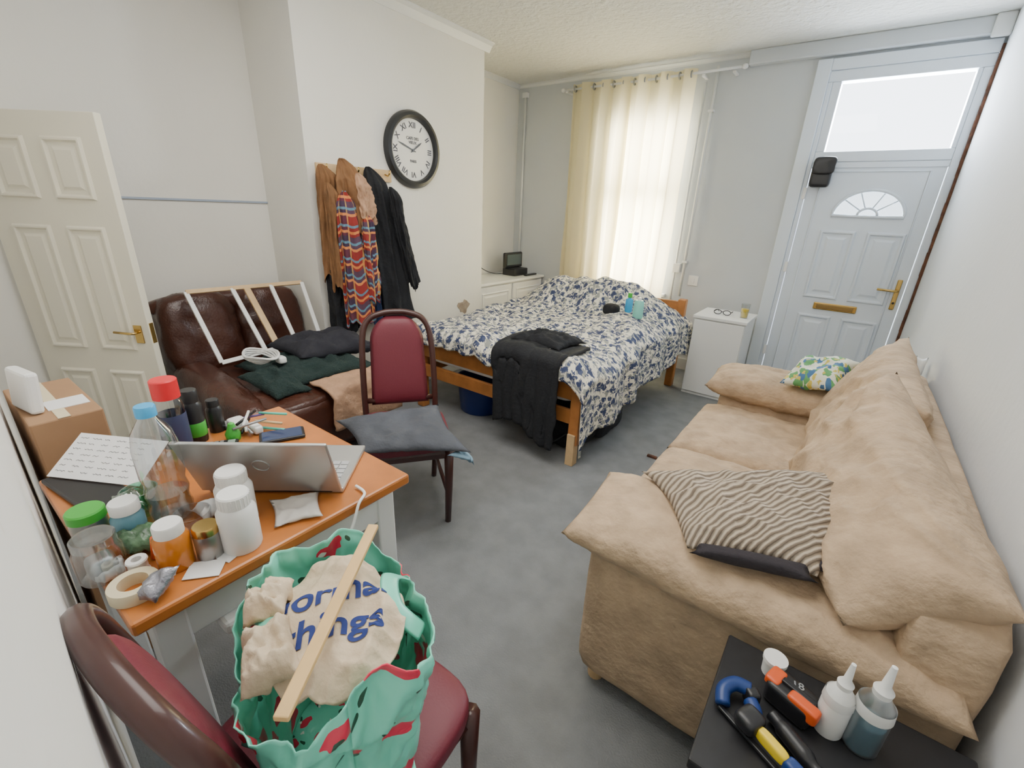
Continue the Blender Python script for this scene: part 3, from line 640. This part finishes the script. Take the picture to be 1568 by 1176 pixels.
# laptop
g=G('laptop',(-.965,.405,.751),R(39.3),True)
box('base',(-.155,0,0),(.155,.21,.014),M_silver,g,.004)
bm=bmesh.new()
for r in range(5):
    for c in range(13): addbox(bm,(-.14+c*.0216,.025+r*.0195,.014),(-.14+c*.0216+.018,.025+r*.0195+.016,.0165))
fin('keys',bm,mat('key_grey',(.45,.45,.46),.5),g,False);box('touchpad',(-.05,.14,.0141),(.05,.2,.0148),M_greym,g,0)
Ml=Matrix.Translation((0,0,.012))@Matrix.Rotation(R(22),4,'X')
box('lid',(-.165,-.008,0),(.155,0,.172),M_silver,g,.003,Ml);box('screen',(-.148,.0,.008),(.148,.001,.166),M_black,g,0,Ml)
lathe('lid_emblem',[(.016,.0),(.0175,.0015),(.019,.0)],M_greym,g,(0,0,0),28,Ml@Matrix.Translation((0,-.008,.10))@Mf)
sweep('hinge_bar',[(-.13,0,.012),(.13,0,.012)],.008,M_black,g,10)
g=G('charging_cable',(-.83,.5,.76));sweep('lead',catm([(-.84,.535,.757),(-.80,.53,.757),(-.782,.50,.75),(-.775,.47,.70),(-.775,.42,.66),(-.785,.36,.645),(-.80,.30,.635)]),.0035,M_white,g,8)
z=.75
g=bottle('water_bottle',(-1.05,.225,z),[(0,.004),(.028,0),(.038,.008),(.040,.03),(.036,.05),(.040,.07),(.036,.09),(.040,.11),(.040,.17),(.034,.205),(.016,.235),(.014,.25)],clear('bottle_plastic',(.88,.91,.93),.16),M_cyan,cprof(.018,.24,.262))
lathe('water',[(0,.006),(.036,.01),(.037,.03),(.034,.05),(.037,.065),(0,.066)],clear('water',(.86,.90,.92),.12),g,(-1.05,.225,z))
g=bottle('red_cap_bottle',(-1.33,.335,z),bprof(.032,.18,.022),M_clear,M_red,cprof(.030,.165,.215));lathe('label',[(.0325,.03),(.0327,.031),(.0327,.12),(.0325,.121)],mat('navy_label',(.03,.04,.10),.5),g,(-1.33,.335,z))
g=bottle('aerosol_can',(-1.375,.395,z),[(0,0),(.024,0),(.025,.005),(.025,.11),(.02,.12),(0,.12)],M_black,M_black,cprof(.021,.12,.155));lathe('green_band',[(.0252,.02),(.0256,.021),(.0256,.06),(.0252,.061)],M_grn,g,(-1.375,.395,z))
bottle('aerosol_can',(-1.40,.455,z),[(0,0),(.02,0),(.021,.005),(.021,.07),(.016,.08),(0,.08)],M_black,M_black,cprof(.017,.08,.10))
for nme,p,s in (('white_pill_bottle',(-.845,.275,z),1.),('white_pill_bottle',(-.925,.305,z),1.02)):
    g=G(nme,p);lathe('body',[(0,0),(.033*s,0),(.035*s,.005),(.035*s,.085*s),(.028*s,.098*s),(.024*s,.1*s),(0,.1*s)],M_white,g,p);lathe('cap',cprof(.028*s,.098*s,.125*s),M_white,g,p)
    for k in range(24): 
        a=2*math.pi*k/24;sweep('cap_rib',[(p[0]+.028*s*math.cos(a),p[1]+.028*s*math.sin(a),z+.100*s),(p[0]+.028*s*math.cos(a),p[1]+.028*s*math.sin(a),z+.120*s)],.0012,M_white,g,4)
p=(-.885,.175,z);g=bottle('amber_pill_bottle',p,[(0,0),(.027,0),(.029,.004),(.029,.065),(.022,.075),(0,.075)],M_amber,M_white,cprof(.024,.072,.095))
p=(-.865,.225,z);g=bottle('spice_jar',p,[(0,0),(.021,0),(.023,.003),(.023,.05),(.02,.056),(0,.056)],M_frost,M_brass,cprof(.0225,.054,.07));lathe('contents',[(0,.003),(.02,.003),(.02,.04),(0,.04)],mat('brown_spice',(.35,.24,.16),.8),g,p)
bottle('blue_lotion_bottle',(-1.04,.150,z),[(0,0),(.025,0),(.028,.005),(.028,.05),(.02,.065),(0,.065)],M_bglass,M_white,cprof(.025,.062,.085))
p=(-1.09,.100,z);g=bottle('green_lid_jar',p,[(0,0),(.028,0),(.03,.005),(.03,.04),(.026,.05),(0,.05)],M_frost,M_grn,cprof(.031,.05,.07));lathe('contents',[(0,.004),(.027,.004),(.027,.038),(0,.038)],mat('dark_green_contents',(.05,.10,.05),.6),g,p)
p=(-.955,.085,z);g=G('glass_jar',p);lathe('jar',[(0,0),(.033,0),(.036,.006),(.036,.055),(.03,.07),(.031,.085),(.029,.085),(.027,.07),(.033,.055),(.033,.008)],M_clear,g,p);lathe('lid',cprof(.032,.07,.088),M_clear,g,p);softbox('tablet_strip',(-.955,.085,.772),(.02,.018,.018),M_frost,g,n=4,wr=.004);softbox('tablets',(-.95,.09,.762),(.022,.02,.010),M_white,g,n=3,wr=.005,fs=40)
p=(-.865,.105,z);g=G('masking_tape_roll',p);lathe('roll',[(.022,0),(.036,0),(.037,.002),(.037,.022),(.036,.024),(.022,.024),(.022,0)],M_ivory,g,p,36)
p=(-.915,.125,z);g=G('thread_reel',p);lathe('reel',[(.008,0),(.016,0),(.017,.003),(.015,.006),(.015,.024),(.017,.027),(.016,.03),(.008,.03),(.008,0)],M_white,g,p,24)
g=G('clear_tumbler',(-.965,.205,z));lathe('tumbler',[(0,0),(.03,0),(.034,.045),(.032,.045),(.028,.004),(0,.004)],M_clear,g,(-.965,.235,z))
M_gg=clear('green_glass',(.45,.78,.62),.15)
g=G('green_glass_cup',(-1.085,.165,z));lathe('cup',[(0,0),(.022,0),(.03,.02),(.03,.05),(.034,.06),(.031,.06),(.027,.05),(.02,.005)],M_gg,g,(-1.11,.19,z))
g=G('leafy_wrapper',(-.95,.15,z));M_lf=mat('leaf_green_film',(.10,.20,.10),.3,var=.7,vscale=30,bump=.6,bscale=40)
qpillow('wrapper',(-1.03,.10,.768),(-.95,.125,.768),(-.93,.175,.775),(-1.0,.20,.768),.016,M_lf,g,wr=.012,fs=30,n=18)
qpillow('wrapper_2',(-1.14,.14,.775),(-1.07,.13,.775),(-1.06,.19,.79),(-1.13,.21,.785),.018,M_gg,g,wr=.014,fs=26,n=16)
g=G('white_tissue',(-1.0,.25,z));qpillow('tissue',(-1.02,.245,.765),(-.965,.255,.762),(-.96,.30,.765),(-1.01,.31,.765),.012,M_paper,g,wr=.010,fs=30,n=14)
g=G('silver_foil_pouch',(-.82,.135,z));qpillow('pouch',(-.865,.145,.765),(-.815,.165,.80),(-.795,.115,.762),(-.835,.095,.758),.012,mat('foil',(.35,.35,.40),.35,.7,bump=.5,bscale=60),g,wr=.006,fs=30,n=14)
g=G('tissue_packet',(-.85,.39,z));qpillow('packet',(-.94,.375,.757),(-.84,.335,.757),(-.795,.42,.757),(-.885,.465,.757),.006,mat('tissue_film',(.68,.64,.60),.35),g,wr=.006,fs=22,n=16)
g=G('paper_note',(-.84,.2,z))
for i,(x,y,a) in enumerate(((-.85,.245,20),(-.83,.20,50))): box('slip_%d'%i,(-.03,-.022,0),(.03,.022,.0012),M_paper,g,0,Matrix.Translation((x,y,.751+.001*i))@Matrix.Rotation(R(a),4,'Z'))
g=G('lighter',(-.93,.15,z));sweep('body',[(-.935,.155,.752),(-.925,.16,.80)],.007,M_orange,g,10)
g=G('handwritten_sheet',(-1.33,.16,.8))
Mh=Matrix.Translation((-1.30,.155,.765))@Matrix.Rotation(R(30),4,'Z')@Matrix.Rotation(R(32),4,'X')
box('sheet',(-.13,0,0),(.11,.12,.0012),M_paper,g,0,Mh)
for i in range(7):
    for wd in range(7):
        x0=-.12+wd*.033;n=random.randint(5,8)
        if x0+.03>.105: continue
        P=[(x0+.0036*k,.107-.015*i+.0016*math.sin(k*2.3+i+wd),.0016) for k in range(n)]
        sweep('word_%d_%d'%(i,wd),P,.0005,M_ink,g,4,M=Mh)
g=G('document_folder',(-1.25,.13,z));box('folder',(-.13,-.045,0),(.12,.045,.012),M_black,g,.004,Matrix.Translation((-1.29,.14,.75))@Matrix.Rotation(R(8),4,'Z'))
g=G('pocket_calculator',(-1.24,.42,z))
Mk=Matrix.Translation((-1.28,.41,.751))@Matrix.Rotation(R(-30),4,'Z');box('case',(-.028,-.045,0),(.028,.045,.012),M_black,g,.004,Mk);box('lcd',(-.022,.02,.012),(.022,.038,.0128),mat('lcd',(.25,.3,.27),.2),g,0,Mk)
boxes('keys',[((-.022+.015*c,-.038+.013*r,.012),(-.011+.015*c,-.029+.013*r,.014)) for c in range(3) for r in range(4)],M_greym,g,0,Mk)
g=G('mobile_phone',(-1.28,.53,z));Mk=Matrix.Translation((-1.22,.555,.751))@Matrix.Rotation(R(-25),4,'Z');box('case',(-.034,-.06,0),(.034,.06,.01),M_black,g,.006,Mk);box('screen',(-.03,-.052,.01),(.03,.052,.0105),mat('phone_screen',(.03,.05,.12),.1),g,0,Mk)
g=G('green_squeeze_bottle',(-1.30,.42,z));lathe('body',[(0,0),(.018,0),(.02,.02),(.012,.035),(.008,.05),(0,.055)],M_grn,g,(-1.31,.46,z),16)
g=G('pen_and_stationery_pile',(-1.34,.5,z))
for i in range(10):
    a=random.uniform(0,3.1);x=-1.33+random.uniform(-.05,.05);y=.54+random.uniform(-.05,.05);l=.045;zz=.756+.004*i
    sweep('pen_%d'%i,[(x-l*math.cos(a),y-l*math.sin(a),zz),(x+l*math.cos(a),y+l*math.sin(a),zz+.004)],.004,[M_mint,M_black,M_greym,M_white,M_purple,M_palewood][i%6],g,8)
softbox('eraser',(-1.30,.52,.765),(.022,.012,.012),M_white,g,n=6,div=4);softbox('pack',(-1.37,.50,.766),(.03,.022,.014),M_white,g,n=6,div=4);box('tin',(-1.42,.47,.75),(-1.37,.52,.765),M_greym,g,.004)
# cardboard box with white device
g=G('cardboard_box',(-1.70,.17,0))
box('carton',(-1.90,.10,0),(-1.545,.245,.85),M_card,g,.004)
box('packing_tape',(-1.90,.155,.85),(-1.545,.18,.8515),M_ivory,g,0);box('label',(-1.70,.15,.85),(-1.62,.235,.852),M_paper,g,0)
g=G('white_router',(-1.63,.12,.852));Mk=Matrix.Translation((-1.655,.122,.852))@Matrix.Rotation(R(10),4,'Z')
box('case',(-.07,-.014,.0),(.05,.014,.11),M_white,g,.008,Mk@Matrix.Rotation(R(-6),4,'X'));box('panel',(-.05,.014,.05),(.03,.016,.09),mat('router_panel',(.5,.42,.42),.5),g,.002,Mk@Matrix.Rotation(R(-6),4,'X'))
# ================================================================ SHOPPING BAG
g=G('watermelon_shopping_bag',(-.52,.28,.45))
e1=Vector((.89,-.46,0));e2=Vector((.46,.89,0));BCc=Vector((-.53,.275,0))
def bag(u,v):
    th=2*math.pi*u;c=math.cos(th);s=math.sin(th)
    sq=(abs(c)**3.0+abs(s)**3.0)**(-1/3.0)
    a=.118+.045*v;b=.098+.032*v
    k=fbm(Vector((c*2.2,s*2.2,v*2.6)),3);k4=1-2*abs(noise.noise(Vector((c*4,s*4,v*4+3))))
    cr=.014*(1-2*abs(k))+.006*k4
    r=1+cr/.12*(.35+.65*v)
    if v>.9: r*=1-.25*(v-.9)
    zt=.455+v*(.325+.03*math.sin(2*th+.8)+.018*math.sin(5*th))
    return BCc+e1*(c*sq*a*r)+e2*(s*sq*b*r)+Vector((0,0,zt))
sheet('bag_body',bag,130,54,M_bag,g,.002,(1.4,.8))
sheet('bag_bottom',lambda u,v:BCc+e1*(.118*(2*u-1))+e2*(.098*(2*v-1))+Vector((0,0,.457)),6,6,M_bag,g,.002)
for s,o in ((1,.126),(-1,-.126)):
    c0=BCc+e2*o;sweep('handle',catm([c0+e1*-.06+Vector((0,0,.755)),c0+e1*-.03-e2*(.03*s)+Vector((0,0,.795)),c0+e1*.03-e2*(.035*s)+Vector((0,0,.79)),c0+e1*.06+Vector((0,0,.75))]),.010,M_bag,g,8,flat=(1.6,.25))
g=G('canvas_tote',(-.53,.285,.7))
TC=Vector((-.535,.262,0))
def tz(x,y):
    d=Vector((x,y,0))-BCc;U=d.dot(e1)/.140;V=d.dot(e2)/.112;l2=U*U+V*V
    sm=min(1,max(.18,(Vector((x,y,0))-TC).length/.085-.35))
    k=fbm(Vector((x*14,y*14,2)),3);k2=1-2.2*abs(noise.noise(Vector((x*12+3,y*12,5))));k3=1-2*abs(noise.noise(Vector((x*26,y*26,8))))
    return .750+.05*(1-l2)+sm*(.030*k2+.014*k+.008*k3)
def tote(u,v):
    U=2*u-1;V=2*v-1;rr=max(abs(U),abs(V));l=math.hypot(U,V)+1e-6
    p=BCc+e1*(U*rr/l*.138)+e2*(V*rr/l*.110);return Vector((p.x,p.y,tz(p.x,p.y)))
sheet('tote_fill',tote,90,90,M_canvas,g,.003)
qpillow('crumple',(-.60,.165,.78),(-.50,.12,.785),(-.46,.19,.79),(-.58,.23,.79),.022,M_canvas,g,wr=.02,fs=22,n=28,seed=6)
qpillow('crumple_2',(-.66,.20,.785),(-.60,.17,.795),(-.57,.22,.805),(-.63,.27,.795),.018,M_canvas,g,wr=.018,fs=26,n=24,seed=9)
M_nv=mat('navy_print',(.02,.04,.20),.8)
Mt=Matrix.Translation((-.53,.268,.8))@Matrix.Rotation(R(52),4,'Z')
text('print','normal\n things',.064,M_nv,g,Mt,0,proj=tz,off=.022)
g=G('wooden_batten',(-.5,.27,.84))
beam('batten',(-.405,.130,.835),(-.60,.410,.838),.019,.009,mat('batten_pine',(.72,.47,.20),.55,var=.12,vscale=15),g)
# ================================================================ BLACK SIDE TABLE + TOOLS
g=G('black_side_table',(.17,.73,0));M_bt=mat('black_laminate',(.012,.012,.014),.45,var=.2,vscale=40)
box('top',(-.02,.58,.525),(.38,.885,.55),M_bt,g,.004)
for x in (0,.325):
    for y in (.60,.83): box('leg',(x,y,0),(x+.035,y+.035,.525),M_bt,g,.003)
box('shelf',(0,.61,.2),(.36,.86,.215),M_bt,g,.003)
z=.55
def glue(name,p,s,capc):
    g=G(name,p);lathe('body',[(0,0),(.024*s,0),(.026*s,.004),(.026*s,.07*s),(.024*s,.1*s),(.012*s,.12*s),(0,.12*s)],M_white if s<1.0 else M_frost,g,p);lathe('nozzle',[(.012*s,.115*s),(.014*s,.13*s),(.007*s,.14*s),(.004*s,.18*s),(0,.182*s)],M_white,g,p)
    if s>=1.0: lathe('contents',[(0,.003),(.023*s,.003),(.023*s,.06*s),(0,.06*s)],M_bglass,g,p)
    lathe('collar',[(.0262*s,.078*s),(.027*s,.08*s),(.0255*s,.1*s)],M_white,g,p)
glue('glue_bottle',(.165,.785,z),.90,0);glue('glue_bottle',(.212,.79,z),1.05,0)
g=G('filler_tub',(.075,.82,z));lathe('tub',[(0,0),(.018,0),(.020,.03),(.022,.032),(.022,.04),(0,.04)],M_white,g,(.068,.842,z),24)
g=G('cordless_drill_battery',(.11,.78,z));Mk=Matrix.Translation((.105,.785,z))@Matrix.Rotation(R(-20),4,'Z')
softbox('case',(.105,.785,.573),(.040,.028,.023),M_black,g,(0,0,R(-20)),n=7,div=8);softbox('orange_shell',(.122,.764,.588),(.026,.012,.014),M_orange,g,(0,0,R(-20)),n=6,div=8);softbox('front',(.074,.796,.590),(.013,.02,.009),M_orange,g,(0,0,R(-20)),n=6,div=8)
box('rib',(-.022,-.006,.044),(.035,.006,.052),M_black,g,.002,Mk);text('capacity_mark','18',.02,M_greym,g,Mk@Matrix.Translation((.0,.012,.0475))@Matrix.Rotation(R(30),4,'Z'))
g=G('quick_grip_clamp',(.05,.70,z));M_cb=mat('clamp_blue',(.01,.04,.18),.4)
beam('bar',(.0,.70,.558),(.14,.63,.558),.010,.006,M_black,g)
sweep('jaw_blue',catm([(.005,.70,.565),(.0,.725,.572),(.015,.748,.575),(.04,.752,.575)],6),.013,M_cb,g,10);softbox('pad_front',(.045,.745,.570),(.012,.012,.016),M_black,g,(0,0,R(40)),n=5,div=6)
sweep('jaw_rear',catm([(.05,.69,.566),(.055,.71,.575),(.045,.728,.575)],6),.013,M_cb,g,10)
softbox('trigger_yellow',(.088,.668,.578),(.028,.009,.012),M_yel,g,(0,0,R(-28)),n=4,div=8);softbox('grip',(.05,.688,.580),(.020,.022,.015),M_black,g,(0,0,R(-28)),n=4,div=8);softbox('grip_end',(.125,.65,.574),(.018,.012,.014),M_cb,g,(0,0,R(-28)),n=4,div=8)
g=G('screwdriver',(.13,.70,z));sweep('handle',catm([(.08,.735,.567),(.10,.72,.567),(.14,.69,.567),(.165,.672,.567)],5),[.011]*5+[.015]*6+[.011]*5,M_black,g,12);sweep('grip',[(.165,.672,.567),(.24,.628,.567)],.0135,M_greym,g,12)
# floor offcut
g=G('wood_offcut',(-.71,2.51,0));box('piece',(-.74,2.49,0),(-.68,2.51,.014),M_oldwood,g,.002)
# ================================================================ LIGHT
def area(name,loc,rot,sx,sy,p,col=(1,1,1)):
    l=bpy.data.lights.new(name,'AREA');l.shape='RECTANGLE';l.size=sx;l.size_y=sy;l.energy=p;l.color=col
    o=bpy.data.objects.new(name,l);COL.objects.link(o);o.location=loc;o.rotation_euler=rot;return o
area('daylight_window',(-1.76,YF+.25,1.45),(R(-90),0,0),.75,1.6,210,(1,.985,.96))
area('daylight_transom',(-.03,YF+.25,2.15),(R(-90),0,0),.8,.55,80,(.88,.95,1))
area('daylight_fanlight',(-.015,YF+.2,1.53),(R(-90),0,0),.45,.25,12,(.88,.95,1))
area('overhead_fill',(-1.1,1.1,2.56),(0,0,0),1.8,1.3,48,(1,.97,.92))  # unseen overhead fill added to brighten the room, no real fitting
w=bpy.data.worlds.new('sky');bpy.context.scene.world=w;w.use_nodes=True
w.node_tree.nodes['Background'].inputs[0].default_value=(.90,.95,1,1);w.node_tree.nodes['Background'].inputs[1].default_value=6.
# ================================================================ CAMERA
c=bpy.data.cameras.new('camera');c.sensor_width=36;c.lens=688.78/1568*36;c.clip_start=.01
co=bpy.data.objects.new('camera',c);COL.objects.link(co)
fwd=Vector((-.5446,.7563,-.3627)).normalized();r1=Vector((.8025,.5968,.0396));r1=(r1-fwd*r1.dot(fwd)).normalized();up=r1.cross(fwd)
Mx=Matrix((r1,up,-fwd)).transposed().to_4x4();Mx.translation=(0,0,1.4);co.matrix_world=Mx
bpy.context.scene.camera=co
